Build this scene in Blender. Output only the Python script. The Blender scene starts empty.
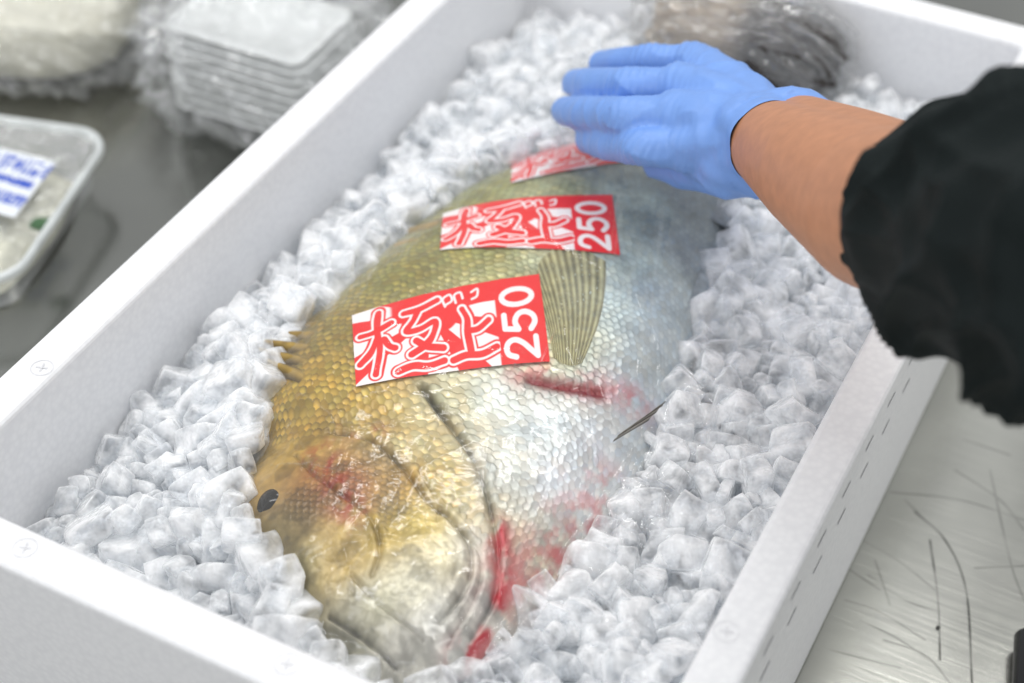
import bpy, bmesh, math, random
import numpy as np
from mathutils import Vector, Matrix, Euler
from mathutils import noise as mn
random.seed(7); rng=np.random.default_rng(11)
scene=bpy.context.scene
COL=scene.collection
# ---------------------------------------------------------------- camera geometry
F=1685.0; CX,CY=512.0,341.5
vp1=np.array([1682-CX,-1181-CY,F]); vp2=np.array([-3988-CX,-1252-CY,F])
d1=vp1/np.linalg.norm(vp1); sx=-vp2/np.linalg.norm(vp2); sx=sx-d1*sx.dot(d1); sx/=np.linalg.norm(sx)
up=np.cross(sx,d1)
R=np.array([sx,d1,up])            # world = R @ (right,down,fwd)
RZ=0.16; CAM=np.array([0.4636,-0.3436,RZ+0.563])
def P(x,y,z):
    r=R@np.array([x-CX,y-CY,F]); t=(z-CAM[2])/r[2]
    return CAM+r*t
def Pd(x,y,d): return CAM+R@np.array([(x-CX)/F,(y-CY)/F,1.0])*d
def proj(p):
    c=R.T@(np.asarray(p)-CAM); return (CX+F*c[0]/c[2],CY+F*c[1]/c[2],c[2])
def P_on(x,y,fn,z=0.14):
    for _ in range(14):
        p=P(x,y,z); zn=float(fn(np.array([p[0]]),np.array([p[1]]))[0]); z=z*.4+zn*.6
    p=P(x,y,z); return p
cam=bpy.data.cameras.new('camera'); co=bpy.data.objects.new('camera',cam); COL.objects.link(co)
rt=R@np.array([1,0,0]); uu=R@np.array([0,-1,0]); bk=R@np.array([0,0,-1])
M=Matrix(((rt[0],uu[0],bk[0],CAM[0]),(rt[1],uu[1],bk[1],CAM[1]),(rt[2],uu[2],bk[2],CAM[2]),(0,0,0,1)))
co.matrix_world=M
cam.sensor_width=36; cam.lens=F/1024*36; cam.clip_start=.02; cam.clip_end=50
scene.camera=co
cam.dof.use_dof=True; cam.dof.aperture_fstop=4.6
# ---------------------------------------------------------------- noise helpers
def vnoise(x,y,seed=0):
    x=np.asarray(x,float); y=np.asarray(y,float)
    tab=np.random.default_rng(seed).random((256,256))
    xi=np.floor(x).astype(int); yi=np.floor(y).astype(int); fx=x-xi; fy=y-yi
    fx=fx*fx*(3-2*fx); fy=fy*fy*(3-2*fy)
    a=tab[xi%256,yi%256]; b=tab[(xi+1)%256,yi%256]; c=tab[xi%256,(yi+1)%256]; d=tab[(xi+1)%256,(yi+1)%256]
    return (a*(1-fx)+b*fx)*(1-fy)+(c*(1-fx)+d*fx)*fy
def fbm(x,y,seed=0,o=4):
    s=0;a=1;t=0
    for k in range(o):
        s=s+a*vnoise(x*2**k+k*17.3,y*2**k+k*9.1,seed+k); t+=a; a*=.5
    return s/t
def ridge(x,y,seed=0,o=3):
    s=0;a=1;t=0
    for k in range(o):
        s=s+a*(1-np.abs(2*vnoise(x*2**k+k*7.3,y*2**k+k*3.1,seed+k)-1))**3; t+=a; a*=.55
    return s/t
def sm(e0,e1,x):
    t=np.clip((x-e0)/(e1-e0),0,1); return t*t*(3-2*t)
def lin(c):
    c=np.asarray(c,float)/255.; return np.where(c<=.04045,c/12.92,((c+.055)/1.055)**2.4)
def dseg(X,Y,pts):
    d=np.full(np.shape(X),1e9)
    for (ax,ay),(bx,by) in zip(pts[:-1],pts[1:]):
        vx,vy=bx-ax,by-ay; L=vx*vx+vy*vy+1e-12
        t=np.clip(((X-ax)*vx+(Y-ay)*vy)/L,0,1)
        d=np.minimum(d,np.hypot(X-ax-t*vx,Y-ay-t*vy))
    return d
def spline(pl,k=8):
    p=[2*np.array(pl[0],float)-np.array(pl[1],float)]+[np.array(q,float) for q in pl]+[2*np.array(pl[-1],float)-np.array(pl[-2],float)]
    out=[]
    for i in range(1,len(p)-2):
        for j in range(k):
            t=j/k; out.append(.5*((2*p[i])+(-p[i-1]+p[i+1])*t+(2*p[i-1]-5*p[i]+4*p[i+1]-p[i+2])*t*t+(-p[i-1]+3*p[i]-3*p[i+1]+p[i+2])*t**3))
    out.append(p[-2]); return [tuple(q) for q in out]
# ---------------------------------------------------------------- mesh helpers
def link(name,me,mat=None,parent=None,smooth=True):
    o=bpy.data.objects.new(name,me); COL.objects.link(o)
    if mat: me.materials.append(mat)
    if smooth and len(me.polygons): me.polygons.foreach_set('use_smooth',np.ones(len(me.polygons),bool))
    if parent is not None: o.parent=parent
    return o
def mesh_np(name,V,Fq,col=None):
    me=bpy.data.meshes.new(name); V=np.asarray(V,np.float32); Fq=np.asarray(Fq,np.int32)
    n=Fq.shape[1]
    me.vertices.add(len(V)); me.vertices.foreach_set('co',V.ravel())
    me.loops.add(Fq.size); me.loops.foreach_set('vertex_index',Fq.ravel())
    me.polygons.add(len(Fq)); me.polygons.foreach_set('loop_start',np.arange(0,Fq.size,n,dtype=np.int32))
    me.polygons.foreach_set('loop_total',np.full(len(Fq),n,np.int32))
    me.update(calc_edges=True); me.validate()
    if col is not None:
        ca=me.color_attributes.new(name='Col',type='FLOAT_COLOR',domain='POINT')
        c4=np.ones((len(V),4),np.float32); c4[:,:3]=col; ca.data.foreach_set('color',c4.ravel())
    return me
def gridfaces(n,m,off=0,closed=False,flip=False):
    i,j=np.meshgrid(np.arange(n-1),np.arange(m if closed else m-1),indexing='ij')
    j2=(j+1)%m
    q=np.stack([i*m+j,(i+1)*m+j,(i+1)*m+j2,i*m+j2],-1).reshape(-1,4)+off
    if flip: q=q[:,::-1]
    return q
def gridmesh(name,X,Y,Z,col=None,flip=False,closed=False):
    n,m=X.shape
    return mesh_np(name,np.stack([X,Y,Z],-1).reshape(-1,3),gridfaces(n,m,0,closed,flip),None if col is None else col.reshape(-1,3))
def bm_obj(name,bm,mat,parent=None,smooth=False,bevel=0,seg=2):
    me=bpy.data.meshes.new(name); bm.normal_update(); bm.to_mesh(me); bm.free()
    o=link(name,me,mat,parent,smooth)
    if bevel:
        b=o.modifiers.new('b','BEVEL'); b.width=bevel; b.segments=seg; b.limit_method='ANGLE'
    return o
def tag(o,label,cat=None,group=None,kind=None):
    o['label']=label
    if cat: o['category']=cat
    if group: o['group']=group
    if kind: o['kind']=kind
    return o
def empty(name,loc,label,cat,group=None):
    o=bpy.data.objects.new(name,None); COL.objects.link(o); o.location=loc; o.empty_display_size=.02
    bpy.context.view_layer.update()
    return tag(o,label,cat,group)
def adopt(ch,par):
    ch.parent=par; ch.matrix_parent_inverse=Matrix.Translation(par.location).inverted() if par.type=='EMPTY' else Matrix.Identity(4)
# ---------------------------------------------------------------- materials
def newmat(name):
    m=bpy.data.materials.new(name); m.use_nodes=True; nt=m.node_tree; b=nt.nodes['Principled BSDF']; return m,nt,b
def N(nt,t,**k):
    n=nt.nodes.new(t)
    for a,v in k.items():
        if hasattr(n,a): setattr(n,a,v)
        else: n.inputs[a].default_value=v
    return n
def noise(nt,scale,detail=4,coord='Object'):
    tc=nt.nodes.new('ShaderNodeTexCoord'); n=nt.nodes.new('ShaderNodeTexNoise'); n.inputs['Scale'].default_value=scale; n.inputs['Detail'].default_value=detail
    nt.links.new(tc.outputs[coord],n.inputs['Vector']); return n
def ramp(nt,src,c0,c1,p0=.3,p1=.7):
    r=nt.nodes.new('ShaderNodeValToRGB'); r.color_ramp.elements[0].position=p0; r.color_ramp.elements[1].position=p1
    r.color_ramp.elements[0].color=(*c0,1); r.color_ramp.elements[1].color=(*c1,1); nt.links.new(src,r.inputs[0]); return r
def bump(nt,src,b,strength=.3,dist=.001,prev=None):
    n=nt.nodes.new('ShaderNodeBump'); n.inputs['Strength'].default_value=strength; n.inputs['Distance'].default_value=dist
    nt.links.new(src,n.inputs['Height'])
    nt.links.new(n.outputs[0],b.inputs['Normal']); return n
def simple(name,c,rough=.5,metal=0,nscale=60,var=.12,bs=.2,bd=.0005,**kw):
    m,nt,b=newmat(name); n=noise(nt,nscale)
    c=np.array(c); r=ramp(nt,n.outputs[0],tuple(c*(1-var)),tuple(np.minimum(c*(1+var),1))); nt.links.new(r.outputs[0],b.inputs['Base Color'])
    b.inputs['Roughness'].default_value=rough; b.inputs['Metallic'].default_value=metal
    for k,v in kw.items(): b.inputs[k.replace('_',' ')].default_value=v
    bump(nt,n.outputs[0],b,bs,bd); return m
def attrmat(name,rough=.35,metal=0,spec=.5,nscale=300,bs=.15,bd=.0003):
    m,nt,b=newmat(name); a=nt.nodes.new('ShaderNodeAttribute'); a.attribute_name='Col'
    nt.links.new(a.outputs['Color'],b.inputs['Base Color']); b.inputs['Roughness'].default_value=rough; b.inputs['Metallic'].default_value=metal
    b.inputs['Specular IOR Level'].default_value=spec
    n=noise(nt,nscale); bump(nt,n.outputs[0],b,bs,bd); return m
def film_mat(name,base=.05,rough=.07,nscale=45,bs=.5,bd=.002,haze=.0,edge=.6):
    m,nt,b=newmat(name); nt.nodes.remove(b); out=nt.nodes['Material Output']
    tr=N(nt,'ShaderNodeBsdfTransparent'); tr.inputs[0].default_value=(1,1,1,1)
    gl=N(nt,'ShaderNodeBsdfGlossy'); gl.inputs['Roughness'].default_value=rough; gl.inputs['Color'].default_value=(1,1,1,1)
    tl=N(nt,'ShaderNodeBsdfDiffuse'); tl.inputs[0].default_value=(.85,.87,.88,1)
    lw=N(nt,'ShaderNodeLayerWeight')
    n=noise(nt,nscale,5); bp=N(nt,'ShaderNodeBump'); bp.inputs['Strength'].default_value=bs; bp.inputs['Distance'].default_value=bd
    nt.links.new(n.outputs[0],bp.inputs['Height']); nt.links.new(bp.outputs[0],gl.inputs['Normal'])
    pw=N(nt,'ShaderNodeMath',operation='POWER'); pw.inputs[1].default_value=4; nt.links.new(lw.outputs['Facing'],pw.inputs[0])
    ad=N(nt,'ShaderNodeMath',operation='MULTIPLY_ADD'); ad.use_clamp=True; ad.inputs[1].default_value=edge; ad.inputs[2].default_value=base; nt.links.new(pw.outputs[0],ad.inputs[0])
    mx0=N(nt,'ShaderNodeMixShader'); mx0.inputs[0].default_value=haze; nt.links.new(tr.outputs[0],mx0.inputs[1]); nt.links.new(tl.outputs[0],mx0.inputs[2])
    mx=N(nt,'ShaderNodeMixShader'); nt.links.new(ad.outputs[0],mx.inputs[0]); nt.links.new(mx0.outputs[0],mx.inputs[1]); nt.links.new(gl.outputs[0],mx.inputs[2])
    nt.links.new(mx.outputs[0],out.inputs[0]); return m
# foam
m_foam,nt,b=newmat('expanded_foam'); tc=nt.nodes.new('ShaderNodeTexCoord'); vo=nt.nodes.new('ShaderNodeTexVoronoi'); vo.inputs['Scale'].default_value=300
nt.links.new(tc.outputs['Object'],vo.inputs['Vector']); b.inputs['Roughness'].default_value=.5
r=ramp(nt,vo.outputs['Distance'],(.88,.88,.885),(.82,.82,.83),.2,.8); nt.links.new(r.outputs[0],b.inputs['Base Color'])
bump(nt,vo.outputs['Distance'],b,.16,-.0004)
# ice: clear wet skin over a cloudy scattering core, partly see-through in the middle of each cube
def ice_mat(name):
    m,nt,b=newmat(name); out=nt.nodes['Material Output']; n=noise(nt,1.4,3)
    b.inputs['Base Color'].default_value=(.935,.95,.965,1); b.inputs['Subsurface Weight'].default_value=1
    b.inputs['Subsurface Radius'].default_value=(1,1,1); b.inputs['Subsurface Scale'].default_value=.006
    b.inputs['IOR'].default_value=1.45; b.inputs['Roughness'].default_value=.06
    bump(nt,n.outputs[0],b,.25,.10)
    tr=N(nt,'ShaderNodeBsdfTransparent'); tr.inputs[0].default_value=(.94,.955,.97,1)
    lw=N(nt,'ShaderNodeLayerWeight'); lw.inputs['Blend'].default_value=.5
    geo=N(nt,'ShaderNodeNewGeometry')
    a=N(nt,'ShaderNodeMath',operation='MULTIPLY_ADD'); a.inputs[1].default_value=.60; a.inputs[2].default_value=.14; nt.links.new(lw.outputs['Facing'],a.inputs[0])
    mr=N(nt,'ShaderNodeMapRange'); mr.inputs['From Min'].default_value=.40; mr.inputs['From Max'].default_value=.64; mr.inputs['To Min'].default_value=0; mr.inputs['To Max'].default_value=.6
    nt.links.new(n.outputs[0],mr.inputs[0])
    c=N(nt,'ShaderNodeMath',operation='ADD'); c.use_clamp=True; nt.links.new(a.outputs[0],c.inputs[0]); nt.links.new(mr.outputs[0],c.inputs[1])
    inv=N(nt,'ShaderNodeMath',operation='SUBTRACT'); inv.inputs[0].default_value=1; nt.links.new(geo.outputs['Backfacing'],inv.inputs[1])
    mu=N(nt,'ShaderNodeMath',operation='MULTIPLY'); nt.links.new(c.outputs[0],mu.inputs[0]); nt.links.new(inv.outputs[0],mu.inputs[1])
    mx=N(nt,'ShaderNodeMixShader'); nt.links.new(mu.outputs[0],mx.inputs[0]); nt.links.new(tr.outputs[0],mx.inputs[1]); nt.links.new(b.outputs[0],mx.inputs[2])
    nt.links.new(mx.outputs[0],out.inputs[0]); return m
m_ice=ice_mat('ice')
m_icebed=simple('ice_bed',(.80,.82,.845),.2,0,120,.05,.6,.003)
m_fish=attrmat('fish_skin',.30,.14,.6,500,.2,.0002)
m_label=attrmat('sticker_paper',.35,0,.3,200,.1,.0002)
m_film=film_mat('clear_wrap',.030,.11,70,.55,.0012,haze=.02,edge=.8)
m_bagfilm=film_mat('bag_film',.10,.08,60,.5,.002,haze=.10,edge=.45)
m_glove=simple('nitrile_glove',lin((118,158,224)),.45,0,120,.05,.3,.0005)
m_skin=simple('skin',lin((188,132,98)),.5,0,150,.08,.12,.0003)
m_sleeve=simple('black_fabric',(.008,.012,.012),.75,0,900,.3,.2,.0003,Specular_IOR_Level=.15)
m_dark=simple('dark_eye',(.02,.018,.014),.15,0,90,.2,.05,.0002)
m_cream=simple('cream_food',(.72,.70,.58),.5,0,50,.10,.5,.002)
m_tray=simple('white_plastic',(.80,.82,.81),.3,0,40,.05,.2,.0005)
m_clear=film_mat('clear_plastic',.10,.08,30,.2,.001,haze=.30,edge=.5)
# ---------------------------------------------------------------- worktop with scratches
xs=np.unique(np.concatenate([np.linspace(-1.6,.33,60),np.linspace(.33,.50,330),np.linspace(.5,1.8,30)]))
ys=np.unique(np.concatenate([np.linspace(-1.0,.17,24),np.linspace(.17,.50,600),np.linspace(.5,2.6,60)]))
X,Y=np.meshgrid(xs,ys,indexing='ij')
scr=[[(915,512),(945,540),(966,590),(972,683)],[(862,540),(900,562),(935,590)],[(868,575),(905,600),(940,612)],[(905,500),(925,520)],
[(845,600),(880,612),(925,640)],[(930,540),(938,600),(940,660)],[(830,650),(900,668)],[(955,470),(1000,500),(1024,530)],[(990,470),(1010,560),(1024,600)],
[(875,560),(890,605)],[(860,620),(900,640),(940,668)],[(965,440),(1010,455)],[(884,640),(925,655),(950,683)],[(890,492),(960,500),(1024,520)],[(835,560),(880,590)],[(975,568),(1024,566)]]
dk=np.zeros_like(X)
for k,pl in enumerate(scr):
    w=spline([tuple(P(x,y,0)[:2]) for x,y in pl])
    d=dseg(X,Y,w); dk=np.maximum(dk,(1-sm(.0001,.0009,d))*(.9 if k in(0,5) else .45)*(.3+vnoise(X*90,Y*90,k)))
sp=P(938,628,0); dk=np.maximum(dk,1-sm(.0015,.0024,np.hypot((X-sp[0])*1.5,Y-sp[1])))
dk=np.clip(dk,0,1)
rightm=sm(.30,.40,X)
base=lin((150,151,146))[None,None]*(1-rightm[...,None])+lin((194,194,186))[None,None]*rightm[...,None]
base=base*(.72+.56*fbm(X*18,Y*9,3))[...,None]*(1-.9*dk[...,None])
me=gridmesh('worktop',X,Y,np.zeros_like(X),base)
m_steel,nt,b=newmat('brushed_steel'); a=nt.nodes.new('ShaderNodeAttribute'); a.attribute_name='Col'; nt.links.new(a.outputs['Color'],b.inputs['Base Color'])
b.inputs['Metallic'].default_value=.9
tc=nt.nodes.new('ShaderNodeTexCoord'); mp=nt.nodes.new('ShaderNodeMapping'); mp.inputs['Scale'].default_value=(6,160,1); mp.inputs['Rotation'].default_value=(0,0,.5)
n=nt.nodes.new('ShaderNodeTexNoise'); n.inputs['Scale'].default_value=3; n.inputs['Detail'].default_value=6
nt.links.new(tc.outputs['Object'],mp.inputs[0]); nt.links.new(mp.outputs[0],n.inputs['Vector'])
mr=N(nt,'ShaderNodeMapRange'); mr.inputs['To Min'].default_value=.08; mr.inputs['To Max'].default_value=.30; nt.links.new(n.outputs[0],mr.inputs[0]); nt.links.new(mr.outputs[0],b.inputs['Roughness'])
bump(nt,n.outputs[0],b,.08,.0004)
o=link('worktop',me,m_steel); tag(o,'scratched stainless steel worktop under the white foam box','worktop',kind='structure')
# ---------------------------------------------------------------- foam box
W,L,T=.34,.597,.0225
box=empty('foam_box',(W/2,L/2,0),'open white expanded foam box filled with ice and fish','box')
bm=bmesh.new()
def ring(x0,y0,x1,y1,z): return [bm.verts.new(v) for v in((x0,y0,z),(x1,y0,z),(x1,y1,z),(x0,y1,z))]
r0=ring(-T+.004,-T+.004,W+T-.004,L+T-.004,.001); r1=ring(-T,-T,W+T,L+T,RZ); r2=ring(0,0,W,L,RZ); r3=ring(.006,.006,W-.006,L-.006,.025)
for a_,b_ in((r0,r1),(r1,r2),(r2,r3)):
    for k in range(4): bm.faces.new((a_[k],a_[(k+1)%4],b_[(k+1)%4],b_[k]))
bm.faces.new(r0[::-1]); bm.faces.new(r3)
bmesh.ops.recalc_face_normals(bm,faces=bm.faces)
o=bm_obj('box_wall',bm,m_foam,None,False,.003,3); adopt(o,box)
m_mark=simple('mould_mark',(.72,.72,.735),.6)
def mark(px,py):
    p=P(px,py,RZ); bm=bmesh.new()
    for k in range(24):
        a0,a1=k/24*2*math.pi,(k+1)/24*2*math.pi
        q=[bm.verts.new((p[0]+math.cos(a)*rr,p[1]+math.sin(a)*rr,RZ+.0004)) for a,rr in((a0,.0052),(a1,.0052),(a1,.0056),(a0,.0056))]
        bm.faces.new(q)
    for ang in(.3,.3+math.pi/2):
        c,s=math.cos(ang),math.sin(ang)
        q=[bm.verts.new((p[0]+c*u-s*v,p[1]+s*u+c*v,RZ+.0005+(.0001 if ang>1 else 0))) for u,v in((-.003,-.0004),(.003,-.0004),(.003,.0004),(-.003,.0004))]
        bm.faces.new(q)
    o=bm_obj('mould_mark',bm,m_mark); adopt(o,box)
for q in((42,368),(25,548),(287,664),(726,632)): mark(*q)
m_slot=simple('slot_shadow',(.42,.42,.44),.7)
for k in range(16):
    y=.03+k*.034
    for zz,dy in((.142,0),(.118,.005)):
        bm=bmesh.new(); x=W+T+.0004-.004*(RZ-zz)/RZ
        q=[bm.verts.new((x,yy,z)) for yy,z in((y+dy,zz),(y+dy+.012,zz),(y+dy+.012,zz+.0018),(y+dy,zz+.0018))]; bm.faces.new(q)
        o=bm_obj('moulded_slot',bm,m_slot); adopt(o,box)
# ---------------------------------------------------------------- fish surface function
Lp=[(.024,.188),(.0354,.168),(.055,.142),(.076,.110),(.090,.094),(.105,.090),(.122,.087),(.14,.074),(.157,.064),(.18,.056),(.206,.055),(.2386,.058),(.298,.064),(.3486,.073),(.3916,.090),(.427,.115),(.455,.143),(.475,.168)]
Rp=[(.024,.216),(.035,.234),(.061,.249),(.09,.256),(.158,.265),(.2096,.264),(.247,.259),(.287,.253),(.335,.244),(.38,.238),(.42,.230),(.45,.214),(.475,.190)]
Hp=[(.024,.008),(.04,.023),(.07,.030),(.12,.034),(.18,.037),(.25,.038),(.33,.034),(.40,.028),(.45,.018),(.475,.010)]
Y0=.024
YY=np.linspace(Y0,.475,900)
def smc(pts,k=26):
    r=np.interp(YY,[p[0] for p in pts],[p[1] for p in pts]); rp=np.pad(r,k,mode='reflect',reflect_type='odd'); w=np.hanning(2*k+1); w/=w.sum()
    return np.convolve(rp,w,'valid')
LX,RX,HX=smc(Lp,20),smc(Rp),smc(Hp,45)
Z0=.108
def fishv(X,Y):
    l=np.interp(Y,YY,LX); r=np.interp(Y,YY,RX); return (2*X-l-r)/(r-l+1e-6)
def zfish(X,Y):
    X=np.asarray(X,float);Y=np.asarray(Y,float)
    v=fishv(X,Y); H=np.interp(Y,YY,HX)
    vv=np.clip(np.abs(v),0,1)
    prof=(1-vv**2.7)**.58
    endf=np.sqrt(np.clip((Y-.018)/.03,0,1))*np.sqrt(np.clip((.481-Y)/.02,0,1))
    return Z0+H*prof*np.clip(endf,0,1)
def W2(px,py): p=P_on(px,py,zfish); return (p[0],p[1])
cam.dof.focus_distance=float(proj(P_on(430,420,zfish))[2])
n,m=820,460
yy=np.linspace(Y0,.475,n); ph=np.linspace(-math.pi/2,math.pi/2,m)
Yg=np.repeat(yy[:,None],m,1); vg=np.repeat(np.sin(ph)[None],n,0)
Lg=np.interp(Yg,YY,LX); Rg=np.interp(Yg,YY,RX); Xg=(Lg+Rg)/2+vg*(Rg-Lg)/2
Zg=zfish(Xg,Yg)
phg=np.repeat(ph[None],n,0)
def scales(a,b,Rr=1.0):
    done=np.zeros(a.shape,bool); t=np.zeros(a.shape); idn=np.zeros(a.shape); dbb=np.zeros(a.shape)
    fa=np.floor(a)
    for k in(-1,0,1,2):
        i=fa+k-0
        off=np.mod(i,2)*.5
        j=np.round(b-off)+off
        da=(a-i); db=(b-j)
        dist=np.sqrt((np.clip(da,0,9)*.62)**2+(db*1.25)**2)+np.where(da<0,9,0)
        hit=(~done)&(dist<Rr)
        t=np.where(hit,dist/Rr,t); dbb=np.where(hit,db,dbb); idn=np.where(hit,np.mod(np.sin(i*12.9898+j*78.233)*43758.5453,1),idn); done|=hit
    return np.where(done,t,.0),idn,dbb
a=Yg/.0042+1.2*vg**2+2.0*(vnoise(Xg*40,Yg*40,4)-.5)+.5*(vnoise(Xg*120,Yg*120,6)-.5); bq=phg/math.pi*54+1.8*(vnoise(Xg*35+9,Yg*35,5)-.5)+.5*(vnoise(Xg*120,Yg*120,7)-.5)
t,idn,dbb=scales(a,bq,.98)
headline=[W2(*q) for q in[(262,452),(300,440),(345,432),(400,455),(445,505),(480,545),(497,585),(500,640)]]
hx=np.array([p[0] for p in headline]); hy=np.array([p[1] for p in headline])
hyi=np.interp(Xg,hx,hy); hyi=np.where(Xg>hx[-1],hy[-1]-(Xg-hx[-1])*3,hyi)
head=1-sm(-.005,.005,Yg-hyi)
idn2=np.mod(idn*7.31,1); idn3=np.mod(idn*13.7,1)
fa_=np.sqrt(np.clip(1-vg**2,0,1))
Zs=(t**1.5-.5)*.0009+dbb*(idn2-.5)*.0014*(1-head)
fineh=(fbm(Xg*260,Yg*260,8,3)-.5)*.0010
a2=Yg/.0031+.8*vnoise(Xg*60,Yg*60,14); b2=Xg/.0034
t2,id2,db2=scales(a2,b2,.98)
cheek=np.zeros_like(Xg)
for q,rr in(((345,485),.021),((395,500),.019),((385,450),.012),((310,500),.014)):
    w=W2(*q); cheek=np.maximum(cheek,np.exp(-(((Xg-w[0])**2+(Yg-w[1])**2)/rr**2)**1.5))
Zg=Zg+Zs*(1-head)*fa_+fineh*head+head*cheek*(t2**1.5-.5)*.0009
grooves=[([(424,388),(440,412),(458,435),(478,468),(492,515),(498,560),(492,600),(470,640)],.0016,.0030,.55),
([(330,432),(372,440),(405,470),(428,500),(452,520),(470,548),(466,585),(440,622)],.0013,.0024,.5),
([(296,455),(318,478),(348,500),(372,520),(380,548),(372,575)],.0011,.0016,.35),
([(330,616),(352,630),(376,648),(396,668)],.0010,.0022,.6),
([(352,575),(378,602),(404,622),(424,640)],.0010,.0012,.25),
([(420,470),(436,500),(438,520)],.001,.0010,.25),
([(452,520),(480,556),(474,600),(448,645)],.0010,.0012,.25),
([(424,388),(444,416)],.0022,.0012,.6)]
dark=np.zeros_like(Xg)
for gi,(pl,wd,dp,dkk) in enumerate(grooves):
    P2=spline([W2(*q) for q in pl],5)
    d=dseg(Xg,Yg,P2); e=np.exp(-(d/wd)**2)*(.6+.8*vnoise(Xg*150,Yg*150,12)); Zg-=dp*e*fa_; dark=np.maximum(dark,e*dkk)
    Zg+=dp*.25*np.exp(-((d-wd*2.6)/(wd*1.3))**2)*fa_
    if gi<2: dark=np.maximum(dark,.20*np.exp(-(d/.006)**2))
for q,rr,hh in(((425,560),.016,.0026),((345,500),.018,.0016),((300,560),.014,.0016),((470,470),.014,.0014)):
    pc=W2(*q); d=np.hypot((Xg-pc[0])*1.0,(Yg-pc[1])*.9); Zg+=hh*np.exp(-(d/rr)**4)
ew=P(271,503,.124); d=np.hypot(Xg-ew[0],Yg-ew[1]); Zg-=.002*np.exp(-(d/.010)**4)
ctrl=[((290,400),(178,146,56)),((330,380),(192,158,66)),((300,445),(176,142,58)),((325,475),(170,118,58)),((350,490),(168,104,58)),((275,540),(138,122,82)),((300,575),(144,134,94)),((340,560),(172,144,72)),((380,530),(204,172,70)),((420,525),(208,182,88)),((445,560),(212,202,164)),((415,590),(204,199,174)),((380,605),(182,178,150)),((355,635),(164,160,140)),((400,650),(202,198,186)),((440,615),(220,218,208)),((450,645),(216,214,206)),((480,600),(214,206,198)),((470,555),(214,210,196)),((380,420),(204,174,92)),((420,445),(212,194,138)),((450,400),(202,194,154)),((500,400),(214,217,206)),((540,430),(216,222,220)),((500,470),(222,222,210)),((560,480),(222,226,228)),((600,450),(212,218,222)),((640,400),(196,206,212)),((600,300),(196,208,202)),((520,300),(184,180,112)),((545,340),(206,204,162)),((480,250),(168,160,86)),((430,230),(150,142,72)),((395,275),(156,144,66)),((500,180),(156,154,92)),((460,200),(148,144,74)),((545,195),(176,176,130)),((620,260),(184,198,192)),((660,300),(190,202,206)),((640,200),(150,166,162)),((690,200),(118,128,132)),((730,220),(104,114,120)),((700,260),(146,156,162)),((670,350),(196,206,210)),((340,330),(164,138,56)),((360,400),(200,166,74)),((270,380),(140,114,48)),((440,480),(210,184,108)),((400,480),(200,156,72)),((590,160),(126,132,124)),((560,240),(188,188,148))]
num=np.zeros((n,m,3)); den=np.zeros((n,m))
for q,c in ctrl:
    w=W2(*q); d2=(Xg-w[0])**2+(Yg-w[1])**2; wt=1/(d2+.00006)**1.6; wt/=1e4; num+=wt[...,None]*lin(c); den+=wt
C=num/den[...,None]
mott=fbm(Xg*90,Yg*90,21)
C*= (.70+.64*mott)[...,None]
rim=np.clip(t-.5,0,1)/.5
gold=np.clip((C[...,0]-C[...,2])/(C[...,0]+.02),0,1)
pig=1-(1-head)*(.18+.55*gold)*rim*(.15+1.2*idn)
C*=pig[...,None]; C*=(1+(1-head)*(idn-.5)*(.35+.5*gold))[...,None]
C*=(1+(1-head)[...,None]*(idn3-.5)[...,None]*np.array([.12,0,-.14])*(.6+gold[...,None]))
C*=(1-head*(.5*(fbm(Xg*350,Yg*350,33,2)-.5)))[...,None]
C*=(1-head*.32*sm(.48,.62,fbm(Xg*110,Yg*110,37,3)))[...,None]
C*=(1-head*cheek*.55*np.clip(t2-.5,0,1)/.5)[...,None]
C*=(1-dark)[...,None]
def tint(pl,rad,c,amt,ns=120,th=.45,seed=50):
    global C
    d=dseg(Xg,Yg,[W2(*q) for q in pl]); k=np.exp(-(d/rad)**2)*sm(th-.15,th+.15,fbm(Xg*ns,Yg*ns*.6,seed))*amt
    C=C*(1-k[...,None])+lin(c)*k[...,None]
    return d
tint([(525,373),(560,380),(632,400)],.010,(200,70,78),.6,150,.5,52)
d=tint([(532,380),(560,386),(600,393)],.0050,(128,8,20),1.0,160,.25,51)
Zg-=.002*np.exp(-(d/.003)**2)
tint([(499,530),(504,580),(490,630),(460,665)],.0060,(180,25,42),1.0,130,.40,53)
tint([(515,580),(560,550),(605,490)],.014,(212,110,112),.55,190,.52,54)
tint([(600,520),(540,595)],.010,(185,45,62),.6,190,.50,55)
tint([(318,455),(340,490),(352,515)],.008,(155,42,25),.75,260,.50,56)
tint([(340,435),(380,430)],.005,(165,60,40),.5,260,.5,57)
C=np.clip(C,.004,.92)
nv=n*m
Vt=np.stack([Xg,Yg,Zg],-1).reshape(-1,3)
mb=40; phb=np.linspace(-math.pi/2,math.pi/2,mb); vb=np.sin(phb)
Yb=np.repeat(yy[:,None],mb,1); Lb=np.interp(Yb,YY,LX); Rb=np.interp(Yb,YY,RX); Xb=(Lb+Rb)/2+vb[None]*(Rb-Lb)/2
Zb=Z0-(zfish(Xb,Yb)-Z0)*.9
Vb=np.stack([Xb,Yb,Zb],-1).reshape(-1,3)
V=np.concatenate([Vt,Vb]); Fq=np.concatenate([gridfaces(n,m,flip=True),gridfaces(n,mb,nv)])
Cc=np.concatenate([C.reshape(-1,3),np.full((len(Vb),3),.5)])
fish=empty('wrapped_fish',(.16,.25,.10),'whole gold and silver fish in clear wrap with three red stickers lying on ice','fish')
body=link('fish_body',mesh_np('fish_body',V,Fq,Cc),m_fish); adopt(body,fish)
def sub(o): o.parent=body
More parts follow.
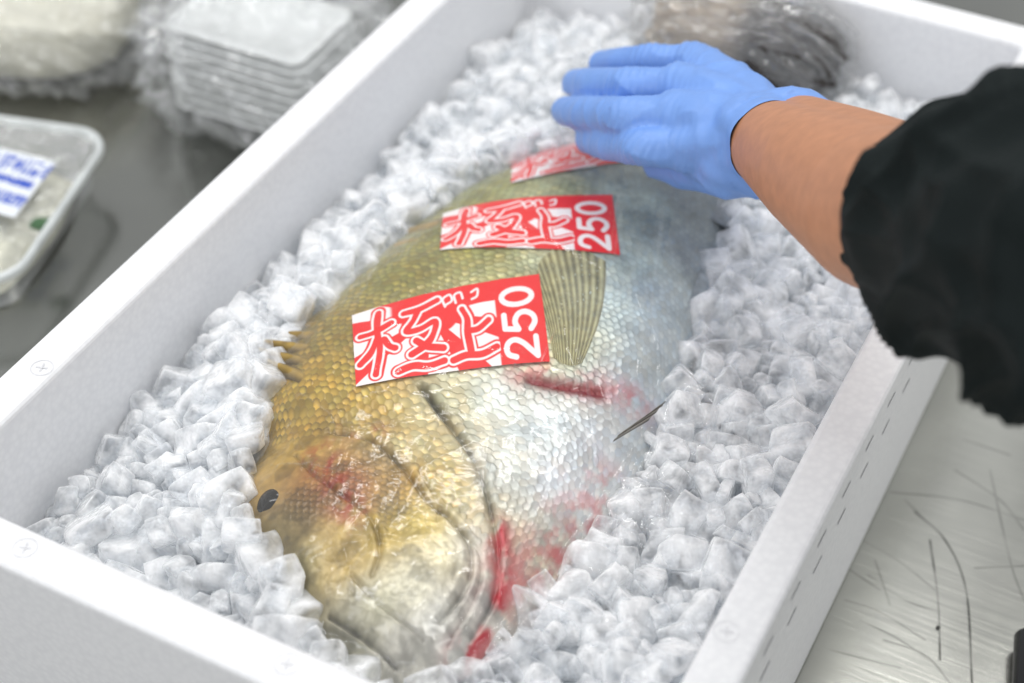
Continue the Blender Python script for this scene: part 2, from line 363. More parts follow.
# eye
pe=np.array([ew[0],ew[1],.1250])
enr=Vector((-.5,-.28,.8)).normalized()
Me=Matrix.Translation(Vector(pe))@enr.to_track_quat('Z','Y').to_matrix().to_4x4()
bm=bmesh.new(); bmesh.ops.create_uvsphere(bm,u_segments=32,v_segments=20,radius=.0115,matrix=Me@Matrix.Translation((0,0,-.0070)))
o=bm_obj('eye',bm,m_dark,None,True); sub(o)
bm=bmesh.new(); rr_=[(.0165,-.0060),(.0150,-.0012),(.0130,.0000),(.0112,-.0004),(.0094,-.0008),(.0088,-.003)]
prev=None
for r_,z_ in rr_:
    ringv=[bm.verts.new(Me@Vector((r_*math.cos(k/36*2*math.pi),r_*math.sin(k/36*2*math.pi),z_))) for k in range(36)]
    if prev:
        for k in range(36): bm.faces.new((prev[k],prev[(k+1)%36],ringv[(k+1)%36],ringv[k]))
    prev=ringv
o=bm_obj('eye_ring',bm,simple('eye_ring',lin((128,112,74)),.25,.2,300,.3),None,True); sub(o)
# fins
m_fin,nt,b=newmat('fin'); at=nt.nodes.new('ShaderNodeAttribute'); at.attribute_name='Col'; nt.links.new(at.outputs['Color'],b.inputs['Base Color']); b.inputs['Roughness'].default_value=.3; b.inputs['Alpha'].default_value=.62
m_fin2=m_fin.copy(); m_fin2.name='dark_fin'; m_fin2.node_tree.nodes['Principled BSDF'].inputs['Alpha'].default_value=.95
def fin(name,base,tip,nr_,cA,cB,lift=.002,sag=0,ons=True,z=.12,amp=.0009,mat=None,bend=(0,0),rag=0):
    nu,nw=nr_*10,60
    B=np.array([P_on(*q,zfish) if ons else P(*q,z) for q in base]); Tt=np.array([P_on(*q,zfish) if ons else P(*q,z) for q in tip])
    u=np.linspace(0,1,nu); w=np.linspace(0,1,nw)
    def ev(A,u):
        S=np.array(spline([tuple(q) for q in A],8)); s=np.linspace(0,1,len(S)); return np.stack([np.interp(u,s,S[:,k]) for k in range(3)],-1)
    b_,t_=ev(B,u),ev(Tt,u)
    rr=np.abs(np.sin(u*nr_*math.pi))[:,None]
    t_=b_+(t_-b_)*(1-rag*(1-rr**.7))
    G=b_[:,None]*(1-w)[None,:,None]+t_[:,None]*w[None,:,None]
    bw=np.sin(w*math.pi)[None]*(.4+.6*u[:,None]); G[...,0]+=bend[0]*bw; G[...,1]+=bend[1]*bw
    ray=rr**2
    G[...,2]=(zfish(G[...,0],G[...,1]) if ons else G[...,2])+lift+amp*ray
    if not ons: G[...,2]+=-.012*w[None]**1.3*sag
    cc=lin(cA)*(1-ray[...,None])+lin(cB)*ray[...,None]; cc=np.repeat(cc,nw,1) if cc.shape[1]==1 else cc
    cc=cc*(.7+.6*vnoise(G[...,0]*300,G[...,1]*300,7))[...,None]
    o=link(name,gridmesh(name,G[...,0],G[...,1],G[...,2],cc),mat or m_fin2); sub(o); return o
fin('pectoral_fin',[(553,358),(562,364),(573,367),(582,364)],[(536,298),(540,262),(568,246),(606,262)],13,(126,114,66),(204,198,150),.0004,amp=.0006,mat=m_fin,bend=(.004,0))
fin('dorsal_fin',[(300,385),(335,350),(370,305),(405,262),(445,218)],[(254,352),(266,330),(330,304),(376,256),(415,214)],11,(85,68,28),(160,132,66),.001,.6,False,.133,rag=.5)
fin('pelvic_fin',[(612,448),(620,440),(628,436)],[(648,425),(662,410),(666,405)],4,(60,58,55),(150,145,135),.004,.1,False,.132)
fin('anal_fin',[(676,335),(700,270),(708,230)],[(690,310),(714,274),(726,235)],14,(146,156,162),(160,168,174),.000,.4,False,.124,amp=.0004)
fin('tail_fin',[(700,215),(690,190),(682,165)],[(748,236),(743,195),(740,155)],16,(92,100,108),(110,118,126),.001,.3,False,.126,amp=.0004)
# ---------------------------------------------------------------- plastic wrap
nf,mf=600,440
yf=np.linspace(.003,.485,nf); vf=np.linspace(-1.16,1.24,mf)
Yf=np.repeat(yf[:,None],mf,1); Lf=np.interp(Yf,YY,LX); Rf=np.interp(Yf,YY,RX)
half=np.maximum((Rf-Lf)/2,.045); Xf=(Lf+Rf)/2+vf[None]*half
def zwrap(X,Y):
    zf=zfish(X,Y); v=fishv(X,Y)
    zi=.121+.006*(fbm(X*45,Y*45,61)-.5)
    out=np.maximum(0,np.abs(v)-1)
    k=.006
    hh=np.clip(.5+.5*(zf-zi)/k,0,1); zz=zi*(1-hh)+zf*hh+k*hh*(1-hh)
    return zz-.02*np.minimum(out,.3)
def wrk(X,Y): return ridge(X*38+Y*10,Y*6,71,2)*.0013+ridge(X*90+Y*30,Y*60-X*30,72,2)*.0005
edge=np.clip(sm(.93,1.05,np.abs(fishv(Xf,Yf)))+(1-sm(.02,.035,Yf)),0,1)
Zf=zwrap(Xf,Yf)+.0019+wrk(Xf,Yf)*(1+1.6*edge)+edge*.004*ridge(Xf*40,Yf*40,79)
creases=[([(515,372),(498,430),(490,500),(500,560),(512,620)],.0036),([(470,560),(500,500),(560,480),(610,470)],.0018),([(400,600),(470,560),(530,610)],.0022),([(560,300),(590,420),(600,480)],.0022),([(380,620),(450,580)],.0020),([(480,440),(540,400),(600,380)],.0016),([(640,250),(600,350),(620,440)],.0026),
([(300,560),(360,540),(440,560)],.0018),([(345,640),(420,600),(500,520)],.0026),([(560,330),(525,420),(520,520)],.0022),([(300,400),(360,430),(480,400)],.0012),([(640,300),(660,380),(610,500),(540,600)],.0024),([(400,230),(500,220),(640,300)],.0007),([(620,200),(600,330),(560,470),(510,600)],.0024),([(420,670),(470,640),(500,560)],.0028),
([(280,470),(380,480),(470,440)],.0016),([(330,590),(390,520),(430,440)],.0020),([(660,210),(650,300),(640,380)],.0020),([(290,430),(330,520),(350,600)],.0016),([(310,470),(340,480),(380,470)],.0016),([(330,500),(345,470),(350,440)],.0016)]
for pl,hh in creases:
    d=dseg(Xf,Yf,spline([W2(*q) for q in pl],8) if len(pl)>2 else [W2(*q) for q in pl]); Zf+=hh*np.exp(-(d/.0015)**2)*(.5+.9*vnoise(Xf*60,Yf*60,66))
wrap=link('plastic_wrap',gridmesh('plastic_wrap',Xf,Yf,Zf,flip=True),m_film); adopt(wrap,fish)
# ---------------------------------------------------------------- stickers
def zst(X,Y): return zwrap(X,Y)+.0011
K=[[(.08,.37),(.22,.36),(.42,.28)],[(.29,.09),(.26,.35),(.28,.62),(.22,.90)],[(.26,.44),(.18,.62),(.06,.74)],[(.33,.48),(.38,.58),(.44,.62)],
[(.56,.20),(.72,.19),(.94,.12)],[(.72,.20),(.66,.32),(.58,.44),(.74,.44),(.90,.38),(.86,.54),(.76,.66),(.62,.74)],[(.68,.58),(.80,.68),(.96,.72)],[(.46,.92),(.62,.88),(.78,.90),(.96,.87)]]
UE=[[(1.20,.29),(1.25,.42),(1.24,.60),(1.26,.80)],[(1.26,.56),(1.36,.55),(1.48,.47)],[(1.06,.88),(1.20,.84),(1.38,.85),(1.54,.79)]]
K=[spline(p,6) for p in K]; UE=[spline(p,6) for p in UE]
SMT=[spline([(1.02,.22),(1.00,.12),(1.08,.08),(1.10,.16),(1.03,.20)],5),spline([(1.14,.20),(1.13,.10),(1.20,.08),(1.22,.16)],5),spline([(1.32,.19),(1.38,.16),(1.39,.07),(1.32,.10)],5)]
DG={'2':spline([(.05,.28),(.2,.06),(.5,0),(.82,.08),(.95,.28),(.8,.5),(.4,.76),(.06,.98)],5)+[(1,.98)],'5':[(.92,.02),(.2,.02),(.1,.45)]+spline([(.1,.45),(.5,.36),(.88,.48),(.97,.72),(.75,.95),(.4,1),(.05,.86)],5),
'0':[(.5+.45*math.cos(k/20*2*math.pi),.5+.5*math.sin(k/20*2*math.pi)) for k in range(21)]}
def sticker(c4,label,sd):
    nx,ny=600,286
    c4w=[np.array([*P_on(*q,zst)[:2]]) for q in c4]
    s=np.linspace(0,1,nx)[:,None]; t_=np.linspace(0,1,ny)[None]
    G=((1-s)*(1-t_))[...,None]*c4w[0]+(s*(1-t_))[...,None]*c4w[1]+(s*t_)[...,None]*c4w[2]+((1-s)*t_)[...,None]*c4w[3]
    x=s*2.1+0*t_; y=t_+0*s
    red=lin((232,36,34)); wh=lin((246,238,236))
    ang=np.arctan2(y-.30,(x-.85)*.8); rr=np.hypot((x-.85)*.8,(y-.30))
    ray=sm(-.07,.07,np.sin(ang*9+.9)+.1)*sm(.25,.27,rr)*(1-sm(1.56,1.58,x))*np.where(y<.25,sm(.25,.3,.7-x)*1.0,1)
    white=ray
    d0=np.min([dseg(x,y,p) for p in K+UE],0); white=white*sm(.078,.092,d0)
    w,o_=.037,.024
    d=d0+.022*(vnoise(x*6,y*6,90)-.5)
    inner=sm(w-.005,w+.005,d); msk=1-sm(w+o_-.004,w+o_+.006,d); white=white*(1-msk)+inner*msk
    for st in SMT: white=np.maximum(white,1-sm(.008,.018,dseg(x,y,st)))
    white=np.where((x>1.58),0,white)
    for ch,y0 in(('2',.94),('5',.645),('0',.35)):
        pl=[(1.645+v*.34,y0-u*.215) for u,v in DG[ch]]
        d=dseg(x,y,pl); white=np.maximum(white,1-sm(.026,.036,d))
    Cl=red*(1-white[...,None])+wh*white[...,None]
    Z=zst(G[...,0],G[...,1])+.0006*ridge(G[...,0]*30+sd,G[...,1]*22,sd,2)
    o=link('price_sticker',gridmesh('price_sticker',G[...,0],G[...,1],Z,Cl,flip=True),m_label); o.parent=wrap; o['label']=label
sticker([(352,316),(539,274),(550,362),(356,387)],'largest red and white price sticker nearest the fish head',201)
sticker([(443,214),(612,195),(620,255),(440,250)],'middle red and white price sticker',211)
sticker([(512,163),(625,130),(672,158),(511,183)],'red and white price sticker partly under the gloved hand',221)
# ---------------------------------------------------------------- ice
def ice_variant(seed):
    rg=random.Random(seed)
    bm=bmesh.new(); bmesh.ops.create_cube(bm,size=1.0); bmesh.ops.subdivide_edges(bm,edges=bm.edges[:],cuts=7,use_grid_fill=True)
    sc=Vector((rg.uniform(.85,1.3),rg.uniform(.7,1.1),rg.uniform(.55,1.0)))
    tw=[rg.uniform(-.22,.22) for _ in range(4)]
    pl=[(Vector((rg.uniform(-1,1),rg.uniform(-1,1),rg.uniform(-1,1))).normalized(),rg.uniform(.44,.62)) for _ in range(2)]
    rnd=rg.uniform(.16,.42)
    for v in bm.verts:
        c=v.co.copy(); s=c.normalized()*.62
        edge=sorted((abs(c.x),abs(c.y),abs(c.z)))[1]/.5
        c=c.lerp(s,.03+rnd*edge**5)
        for nn,dd in pl:
            e=c.dot(nn)-dd
            if e>0: c-=nn*e
        c.x*=1+tw[0]*c.z; c.y*=1+tw[1]*c.x; c.z*=1+tw[2]*c.y; c.x+=tw[3]*c.y
        nn=mn.noise(c*1.6+Vector((seed*3.1,0,0))); c*=1+.13*nn
        v.co=Vector((c.x*sc.x,c.y*sc.y,c.z*sc.z))
    me=bpy.data.meshes.new('ice_cube'); bm.to_mesh(me); bm.free(); me.materials.append(m_ice)
    me.polygons.foreach_set('use_smooth',np.ones(len(me.polygons),bool)); return me
var=[ice_variant(k) for k in range(16)]
def zice(X,Y):
    Yc=np.clip(Y,.03,.47)
    near=1-sm(.0,.05,np.maximum(np.interp(Yc,YY,LX)-X,0)+np.maximum(X-np.interp(Yc,YY,RX),0)+np.maximum(Y-.47,0)*.5)
    rightf=sm(.16,.22,X)
    return .096+near*(.019-.011*rightf*(1-sm(.3,.45,Y)))-.009*(1-sm(0,.075,X))-.010*(1-sm(0,.07,Y))*(1-sm(.1,.2,X))+.018*(fbm(X*14,Y*14,81)-.5)+.014*sm(.28,.335,X)*(1-sm(.42,.5,Y))-.008*sm(.5,.59,Y)
def foot(x,y,mg):
    if y<.026-mg or y>.475+mg: return False
    yc=min(max(y,.03),.47); l=np.interp(yc,YY,LX); r=np.interp(yc,YY,RX)
    if x>.17: mg=mg+.004
    return l-mg<x<r+mg
pts=[]; cell={}
def tryadd(x,y,z,s,dm):
    key=(int(x/.03),int(y/.03))
    for i in range(-1,2):
        for j in range(-1,2):
            for q in cell.get((key[0]+i,key[1]+j),()):
                if (q[0]-x)**2+(q[1]-y)**2+((q[2]-z)*1.0)**2<(dm*(q[3]+s)/2)**2: return
    p=(x,y,z,s); cell.setdefault(key,[]).append(p); pts.append(p)
for _ in range(28000):
    s=random.uniform(.010,.020)+random.random()**4*.007; x=random.uniform(s*.6,W-s*.6); y=random.uniform(s*.6,L-s*.6)
    if foot(x,y,-.009+s*.1): continue
    if math.hypot(x-pe[0]+.002,y-pe[1])<.014: continue
    tryadd(x,y,float(zice(x,y))+s*.25+random.uniform(-.004,.004),s,.66)
n1=len(pts)
for _ in range(14000):
    x=random.uniform(.012,W-.012); y=random.uniform(.012,L-.012); s=random.uniform(.009,.020)
    if foot(x,y,-.004): continue
    if math.hypot(x-pe[0]+.002,y-pe[1])<.017: continue
    tryadd(x,y,float(zice(x,y))+s*.25+.008+random.uniform(-.002,.004),s,.70)
print('ice',n1,len(pts))
inst=[]
for (x,y,z,s) in pts:
    k=random.randrange(16); e=Euler((random.uniform(0,6.28),random.uniform(0,6.28),random.uniform(0,6.28)))
    px,py,dd=proj((x,y,z)); vis=(-20<px<1044 and -20<py<703); inst.append((-s/dd if vis else 1,x,y,z,s*1.06,k,e))
inst.sort(key=lambda q:q[0])
big=inst[:300]; rest=inst[300:]
for q in big:
    o=bpy.data.objects.new('ice_cube',var[q[5]]); COL.objects.link(o); o.location=q[1:4]; o.rotation_euler=q[6]; o.scale=(q[4],)*3
    tag(o,'cloudy white ice cube in the loose pile around the wrapped fish','ice cube','ice cubes filling the foam box')
bv=[]
for me in var:
    v=np.zeros(len(me.vertices)*3); me.vertices.foreach_get('co',v); f=np.zeros(len(me.loops),np.int32); me.loops.foreach_get('vertex_index',f)
    bv.append((v.reshape(-1,3),f.reshape(-1,4)))
AV=[];AF=[];off=0
for q in rest:
    v,f=bv[q[5]]; Rm=np.array(q[6].to_matrix()); AV.append((v*q[4]@Rm.T+np.array(q[1:4]))/.016); AF.append(f+off); off+=len(v)
o=link('loose_ice',mesh_np('loose_ice',np.concatenate(AV),np.concatenate(AF)),m_ice); o.scale=(.016,)*3; tag(o,'mass of smaller and farther ice cubes filling the foam box','ice',kind='stuff')
gx_=np.linspace(.003,W-.003,140); gy_=np.linspace(.003,L-.003,240); X,Y=np.meshgrid(gx_,gy_,indexing='ij')
Z=zice(X,Y)+.001+.008*(fbm(X*90,Y*90,83)-.5)
ins=(np.abs(fishv(X,Y))<1)&(Y>.03)&(Y<.47); Z=np.where(ins,np.minimum(Z,.09),Z)
o=link('crushed_ice',gridmesh('crushed_ice',X,Y,Z),m_icebed); tag(o,'bed of crushed ice beneath the cubes in the foam box','ice',kind='stuff')
# ---------------------------------------------------------------- arm, glove and sleeve
def ev_mesh(o,name):
    dg=bpy.context.evaluated_depsgraph_get(); me=bpy.data.meshes.new_from_object(o.evaluated_get(dg)); me.name=name
    bpy.data.objects.remove(o); return me
def chain(bm,pts,rad,flat=None):
    for k,(p,r) in enumerate(zip(pts,rad)):
        bmesh.ops.create_icosphere(bm,subdivisions=3,radius=r,matrix=Matrix.Translation(p))
        if k+1<len(pts):
            q=pts[k+1]; d=(q-p); Lg_=d.length
            mt=Matrix.Translation((p+q)/2)@d.to_track_quat('Z','Y').to_matrix().to_4x4()
            bmesh.ops.create_cone(bm,cap_ends=True,segments=28,radius1=r,radius2=rad[k+1],depth=Lg_,matrix=mt)
def remesh(bm,name,vox=.0013,sm_it=6):
    me=bpy.data.meshes.new(name); bm.to_mesh(me); bm.free(); o=bpy.data.objects.new(name,me); COL.objects.link(o)
    r=o.modifiers.new('r','REMESH'); r.mode='VOXEL'; r.voxel_size=vox
    s=o.modifiers.new('s','SMOOTH'); s.iterations=sm_it; s.factor=.6
    return ev_mesh(o,name)
def V3(q): return Vector(P(*q))
wr_=V3((782,138,.222)); 
fingers=[ # mcp, pip, dip, tip
 [(690,146,.205),(644,147,.203),(610,143,.185),(590,139,.166)],
 [(676,116,.212),(626,116,.209),(588,113,.188),(566,111,.166)],
 [(680,88,.209),(630,86,.206),(596,84,.188),(576,83,.168)],
 [(694,66,.203),(652,61,.199),(622,63,.186),(603,64,.172)]]
frad=[(.0105,.0098,.0088,.0078),(.0108,.0100,.009,.008),(.0105,.0098,.0088,.0078),(.0100,.009,.008,.0072)]
thumb=[(752,166,.205),(716,170,.188),(684,168,.173),(658,161,.166)]; trad=(.016,.0125,.0105,.0088)
def hand(bm,g):
    for f,r in zip(fingers,frad):
        ps=[V3(q) for q in f]; chain(bm,ps,[x+g for x in r])
        base_=wr_.lerp(ps[0],.18); chain(bm,[base_,wr_.lerp(ps[0],.6)+Vector((0,0,.002)),ps[0]],[.017+g,.0155+g,r[0]+.003+g])
    ps=[V3(q) for q in thumb]; chain(bm,ps,[x+g for x in trad])
    chain(bm,[wr_,V3((735,158,.204)),V3((700,150,.196))],[.021+g,.020+g,.015+g])
    chain(bm,[wr_.lerp(V3(fingers[1][0]),.3)-Vector((0,0,.006)),V3((700,110,.200))],[.020+g,.017+g])
    chain(bm,[wr_.lerp(V3(fingers[3][0]),.3)-Vector((0,0,.004)),V3((705,82,.195))],[.018+g,.015+g])
el=Vector(Pd(893,208,.735)); far=Vector(Pd(1060,242,.60)); far2=far+(far-el)*.9
side=(far-el).normalized()
ax=(el-wr_).normalized(); pw=ax.cross(Vector((0,0,1))).normalized()
bm=bmesh.new(); hand(bm,-.0012)
for sg in(-1,1):
    chain(bm,[wr_.lerp(V3(fingers[1][0]),.15)+pw*.007*sg,wr_+pw*.0085*sg,wr_.lerp(el,.5)+pw*.008*sg,el+pw*.005*sg,el.lerp(far,.6)+pw*.004*sg,far2],[.019,.0215,.0290,.036,.038,.040])
me=remesh(bm,'person',.0016,10)
person=link('person',me,m_skin); tag(person,'person in black sleeve reaching over the fish with one gloved hand','person')
bm=bmesh.new(); hand(bm,.0006)
for sg in(-1,1):
    chain(bm,[wr_.lerp(V3(fingers[1][0]),.15)+pw*.008*sg,wr_+pw*.0095*sg],[.0215,.0235])
me=remesh(bm,'glove',.0013,7)
bm=bmesh.new(); bm.from_mesh(me); 
cp=wr_+ax*.010
bmesh.ops.bisect_plane(bm,geom=bm.verts[:]+bm.edges[:]+bm.faces[:],plane_co=cp,plane_no=ax,clear_outer=True)
kn=[V3(f[0]) for f in fingers]+[V3(f[1]) for f in fingers]
for v in bm.verts:
    d=(v.co-cp).dot(ax); k=math.exp(-((d+.012)/.03)**2)
    f=mn.noise(Vector((v.co.x*55,v.co.y*55,v.co.z*90)))
    g=(1-abs(mn.noise(v.co*42+Vector((3,1,2)))))**6*.0014*(1 if d<-.01 else 0)
    kk=max(math.exp(-((v.co-q).length/.014)**2) for q in kn)
    g+=kk*.0008*math.sin(v.co.x*1500+mn.noise(v.co*80)*4)
    v.co+=(v.co-(wr_+ax*d)).normalized()*(.0028*k*f+.0016*math.exp(-((d)/.004)**2)+g)
me2=bpy.data.meshes.new('glove'); bm.to_mesh(me2); bm.free()
glove=link('glove',me2,m_glove,person); glove['label']='pale blue disposable glove'
cpts=[Vector(Pd(920,220,.712)),Vector(Pd(928,221,.705)),Vector(Pd(948,226,.688)),Vector(Pd(975,232,.664)),Vector(Pd(1018,236,.63)),far,far2]
rads=[.0400,.0425,.0485,.054,.059,.063,.067]
cp_s=np.linspace(0,len(cpts)-1,200); NR=240
zax=(side).copy(); ux=zax.cross(Vector((0,0,1))).normalized(); uy=ux.cross(zax).normalized()
Xs=np.zeros((200,NR));Ys=Xs.copy();Zs_=Xs.copy()
for i,s_ in enumerate(cp_s):
    k=min(int(s_),len(cpts)-2); f=s_-k; c=cpts[k].lerp(cpts[k+1],f); r=rads[k]*(1-f)+rads[k+1]*f
    along=(c-cpts[0]).length
    for j in range(NR):
        a_=j/NR*2*math.pi; cs,sn=math.cos(a_),math.sin(a_)
        am=min(1,.08+along*16)
        gath=.0010*math.sin(a_*19+2*mn.noise(Vector((cs,sn,0))))*math.exp(-(along/.024)**2)-.0015*math.exp(-((along-.012)/.004)**2)
        w1=mn.noise(Vector((cs*.9+along*6,sn*.9,along*8+cs*.5)))
        f1=(1-abs(mn.noise(Vector((cs*1.3+along*13+w1*.6,sn*1.3+5-along*11,along*5)))))**5
        f2=(1-abs(mn.noise(Vector((cs*2.0-along*16,sn*2.0+9+along*8,along*9+w1)))))**5
        nz=w1*.005*am+f1*.013*am+f2*.0045*am+gath-.006*am
        p=c+ux*cs*(r+nz-.003)+uy*sn*(r+nz-.003)*.97
        Xs[i,j],Ys[i,j],Zs_[i,j]=p
me=gridmesh('sleeve',Xs,Ys,Zs_,closed=True)
sl=link('sleeve',me,m_sleeve,person); sl['label']='loose black fabric sleeve'
so=sl.modifiers.new('s','SOLIDIFY'); so.thickness=.0016
# ---------------------------------------------------------------- second wrapped fish at far end
f2=empty('far_wrapped_fish',(.19,.55,.12),'dark fish in clear wrap at the far end of the foam box','fish')
def lump(name,c,rx,ry,rz,ang,mat,amp,fr,seed,par,pw_=1.0,res=110,colf=None,pill=1.0,taper=0):
    th=np.linspace(0.001,math.pi-.001,res)[:,None]; ph_=np.linspace(0,2*math.pi,res*2,endpoint=False)[None]
    x=np.sin(th)*np.cos(ph_); y=np.sin(th)*np.sin(ph_); z=np.cos(th)+0*ph_
    sg=lambda a,p: np.sign(a)*np.abs(a)**p
    x,y,z=sg(x,pill),sg(y,pill),sg(z,pw_)
    nn=1+amp*(ridge(x*fr+z*2+5,y*fr+z*1.5+7,seed)-.4)+amp*.5*(fbm(x*fr*2+9,y*fr*2+z*3+11,seed+5)-.5)
    y=y*(1-taper*x); z=z*(1-taper*x)
    x,y,z=x*rx*nn,y*ry*nn,z*rz*nn
    ca,sa=math.cos(ang),math.sin(ang)
    X_,Y_,Z_=c[0]+x*ca-y*sa,c[1]+x*sa+y*ca,np.maximum(c[2]+z,.001)
    col=None if colf is None else colf(X_,Y_,Z_)
    o=link(name,gridmesh(name,X_,Y_,Z_,col,closed=True),mat)
    if par is not None: adopt(o,par)
    return o
def c2(X_,Y_,Z_):
    k=sm(.160,.185,X_+.02*(fbm(X_*60,Y_*60,45)-.5))[...,None]; c=lin((160,146,128))*(1-k)+lin((52,44,38))*k
    return c*(.6+.8*fbm(X_*70,Y_*70,44))[...,None]
lump('fish_body',(.174,.563,.130),.064,.026,.032,.12,m_fish,.16,2.5,33,f2,colf=c2,pill=.7,taper=.12)
lump('plastic_wrap',(.170,.562,.131),.072,.029,.036,.12,m_bagfilm,.26,5,35,f2,pill=.7,taper=.12)
# ---------------------------------------------------------------- left side goods
tray=empty('food_tray',(-.262,.295,0),'film covered clear food tray with white and blue label left of the box','tray')
def rrect(hx_,hy_,r,nn=10):
    o=[]
    for cx_,cy_,a0 in((hx_-r,hy_-r,0),(-hx_+r,hy_-r,90),(-hx_+r,-hy_+r,180),(hx_-r,-hy_+r,270)):
        for k in range(nn+1):
            a_=math.radians(a0+90*k/nn); o.append((cx_+r*math.cos(a_),cy_+r*math.sin(a_)))
    return o
def loft(name,levels,mat,par,loc,rot,cap=True,smooth=True):
    bm=bmesh.new(); prev=None
    for hx_,hy_,r,z in levels:
        ring=[bm.verts.new((x,y,z)) for x,y in rrect(hx_,hy_,r)]
        if prev: 
            for k in range(len(ring)): bm.faces.new((prev[k],prev[(k+1)%len(ring)],ring[(k+1)%len(ring)],ring[k]))
        elif cap: bm.faces.new(ring[::-1])
        prev=ring
    if cap=='both': bm.faces.new(prev)
    bmesh.ops.rotate(bm,verts=bm.verts,cent=(0,0,0),matrix=Matrix.Rotation(rot,3,'Z')); bmesh.ops.translate(bm,verts=bm.verts,vec=loc)
    o=bm_obj(name,bm,mat,None,smooth)
    if par is not None: adopt(o,par)
    return o
TL=(-.264,.290,0); TR=math.radians(15)
loft('tray_shell',[(.055,.070,.018,.001),(.058,.073,.019,.004),(.064,.079,.022,.034),(.066,.081,.024,.036),(.070,.085,.026,.036),(.070,.085,.026,.033)],m_clear,tray,TL,TR)
m_rim=simple('tray_rim',(.66,.69,.68),.2)
loft('tray_rim',[(.065,.080,.024,.0345),(.066,.081,.024,.0385),(.0675,.0825,.025,.0398),(.0695,.0845,.026,.0392),(.0705,.0855,.027,.0375),(.0705,.0855,.027,.035)],m_rim,tray,TL,TR,cap=False)
u=np.linspace(-1,1,150)[:,None]; v=np.linspace(-1,1,170)[None]
ca,sa=math.cos(TR),math.sin(TR)
uc=u*np.sqrt(1-.30*v**2); vc=v*np.sqrt(1-.30*u**2)
xx=uc*.056; yy2=vc*.071
zz=.007+.020*np.clip((1-np.abs(u)**5)*(1-np.abs(v)**5),0,1)*(.55+.7*fbm(xx*55,yy2*55,151))
m_food=attrmat('pale_food',.3,0,.5,150,.6,.003)
fc=lin((222,220,198))[None,None]*(.62+.6*fbm(xx*110,yy2*110,152))[...,None]
o=link('food',gridmesh('food',TL[0]+xx*ca-yy2*sa,TL[1]+xx*sa+yy2*ca,zz,fc),m_food); adopt(o,tray)
xx=u*np.sqrt(1-.18*v**4)*.065; yy2=v*np.sqrt(1-.18*u**4)*.080
zz=.0375-.005*(1-u**2)*(1-v**2)+.009*(ridge(xx*60,yy2*45,141)-.4)
o=link('film_cover',gridmesh('film_cover',TL[0]+xx*ca-yy2*sa,TL[1]+xx*sa+yy2*ca,zz),m_bagfilm); adopt(o,tray)
nx,ny=220,150
c4=[P(-30,146,.042),P(56,160,.042),P(14,216,.042),P(-75,198,.042)]
s=np.linspace(0,1,nx)[:,None]; t_=np.linspace(0,1,ny)[None]
G=((1-s)*(1-t_))[...,None]*c4[0]+(s*(1-t_))[...,None]*c4[1]+(s*t_)[...,None]*c4[2]+((1-s)*t_)[...,None]*c4[3]
blue=np.zeros((nx,ny)); x=s*2+0*t_; y=t_+0*s
rg=random.Random(5)
for y0,hh,st_ in((.08,.24,.20),(.42,.09,.08),(.66,.16,.14)):
    k=0
    while .06+k*st_<1.9:
        x0=.06+k*st_; k+=1; wd_=st_*.7
        for q in range(4):
            if rg.random()<.5: u0=rg.random(); a_=(x0,y0+hh*u0); b_=(x0+wd_,y0+hh*u0)
            else: u0=rg.random(); a_=(x0+wd_*u0,y0); b_=(x0+wd_*u0,y0+hh)
            blue=np.maximum(blue,1-sm(.012,.026,dseg(x,y,[a_,b_])))
cl=lin((232,236,240))*(1-blue[...,None])+lin((34,78,190))*blue[...,None]
o=link('tray_label',gridmesh('tray_label',G[...,0],G[...,1],G[...,2]+.002*np.sin(x*2),cl,flip=True),m_label); adopt(o,tray)
o=lump('leaf_garnish',tuple(P(42,224,.034)),.008,.005,.004,.6,simple('green_leaf',(.05,.13,.05),.4),.2,3,9,tray,res=16)
for k in range(9):
    o=loft('white_food_tray',[(.047,.029,.008,0),(.050,.032,.01,.0068),(.058,.040,.011,.0072),(.059,.041,.011,.0060)],m_tray,None,(0,0,0),.02,cap=True)
    o.location=(-.176+.0012*math.sin(k*2),.512,.003+k*.0082); tag(o,'thin white plastic tray nested in the stack inside the clear bag','tray','white trays stacked in the clear bag')
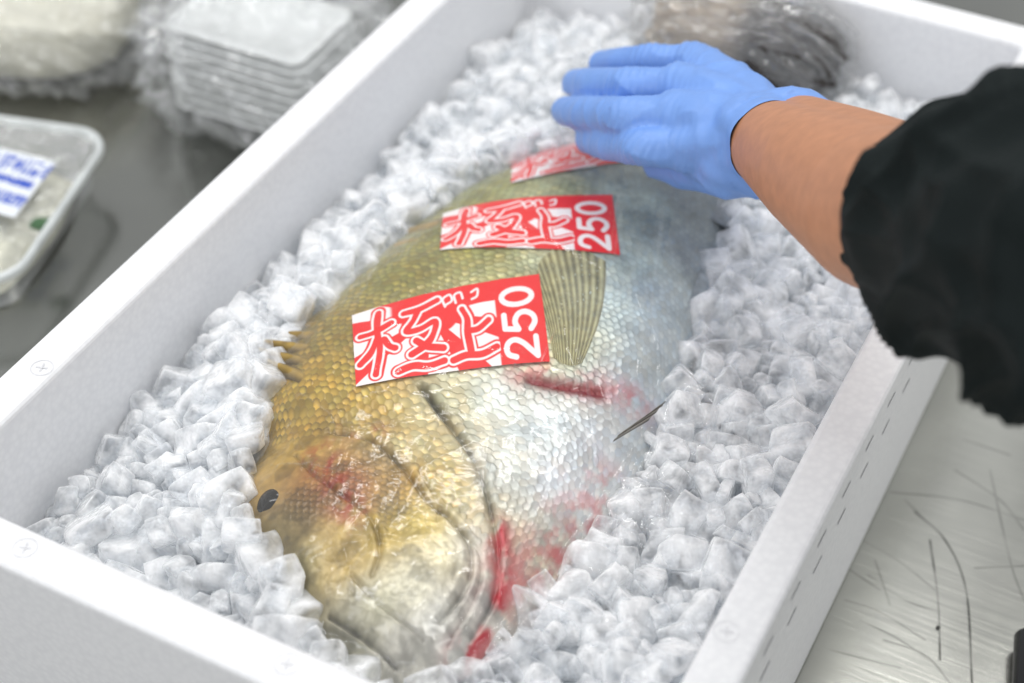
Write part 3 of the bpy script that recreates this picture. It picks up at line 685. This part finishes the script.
o=lump('clear_bag',(-.170,.514,.043),.092,.072,.052,.10,m_bagfilm,.30,5,91,None,pw_=.7,pill=.75,res=170); tag(o,'crumpled clear plastic bag around the stack of white trays','bag')
o=lump('food_block',(-.385,.49,.034),.088,.065,.032,.35,m_cream,.06,4,95,None,pw_=.6,pill=.7,res=90); tag(o,'pale cream food block inside the top left bag','food')
o=lump('clear_bag',(-.383,.49,.037),.106,.082,.042,.35,m_bagfilm,.28,5,97,None,pw_=.7,pill=.75,res=170); tag(o,'crumpled clear plastic bag around the cream food block','bag')
bm=bmesh.new(); p=P(1030,672,.012)
bmesh.ops.create_cone(bm,cap_ends=True,segments=24,radius1=.009,radius2=.006,depth=.11,matrix=Matrix.Translation((p[0]+.006,p[1]-.03,.010))@Matrix.Rotation(math.radians(90),4,'X')@Matrix.Rotation(.2,4,'Y'))
o=bm_obj('tool_handle',bm,simple('black_plastic',(.01,.01,.012),.25),None,True,.001); tag(o,'black rounded tool handle at the lower right corner on the steel','handle')
# ---------------------------------------------------------------- light
w=bpy.data.worlds.new('World'); scene.world=w; w.use_nodes=True
bg=w.node_tree.nodes['Background']; bg.inputs[0].default_value=(.95,.97,1,1); bg.inputs[1].default_value=.62
def area(name,loc,tgt,sx_,sy_,e,c):
    l=bpy.data.lights.new(name,'AREA'); l.shape='RECTANGLE'; l.size=sx_; l.size_y=sy_; l.energy=e; l.color=c
    o=bpy.data.objects.new(name,l); COL.objects.link(o); o.location=loc
    o.rotation_euler=(Vector(tgt)-Vector(loc)).to_track_quat('-Z','Y').to_euler(); return o
area('ceiling_or_fill_lamp',(-.1,1.2,1.9),(.17,.3,.1),1.6,.12,12,(1,.99,.97))
area('ceiling_or_fill_lamp',(1.0,.2,2.0),(.17,.3,.1),.12,1.6,9,(1,.99,.97))
area('ceiling_or_fill_lamp',(-.7,-.1,2.1),(.17,.3,.1),.14,1.6,11,(.98,.99,1))
area('ceiling_or_fill_lamp',(-.2,-2.0,1.5),(.17,.0,.1),1.0,1.0,14,(.98,.98,1))  # added soft fill from the camera side, brightens the box's front face
scene.view_settings.view_transform='Standard'; scene.view_settings.look='None'; scene.view_settings.exposure=0
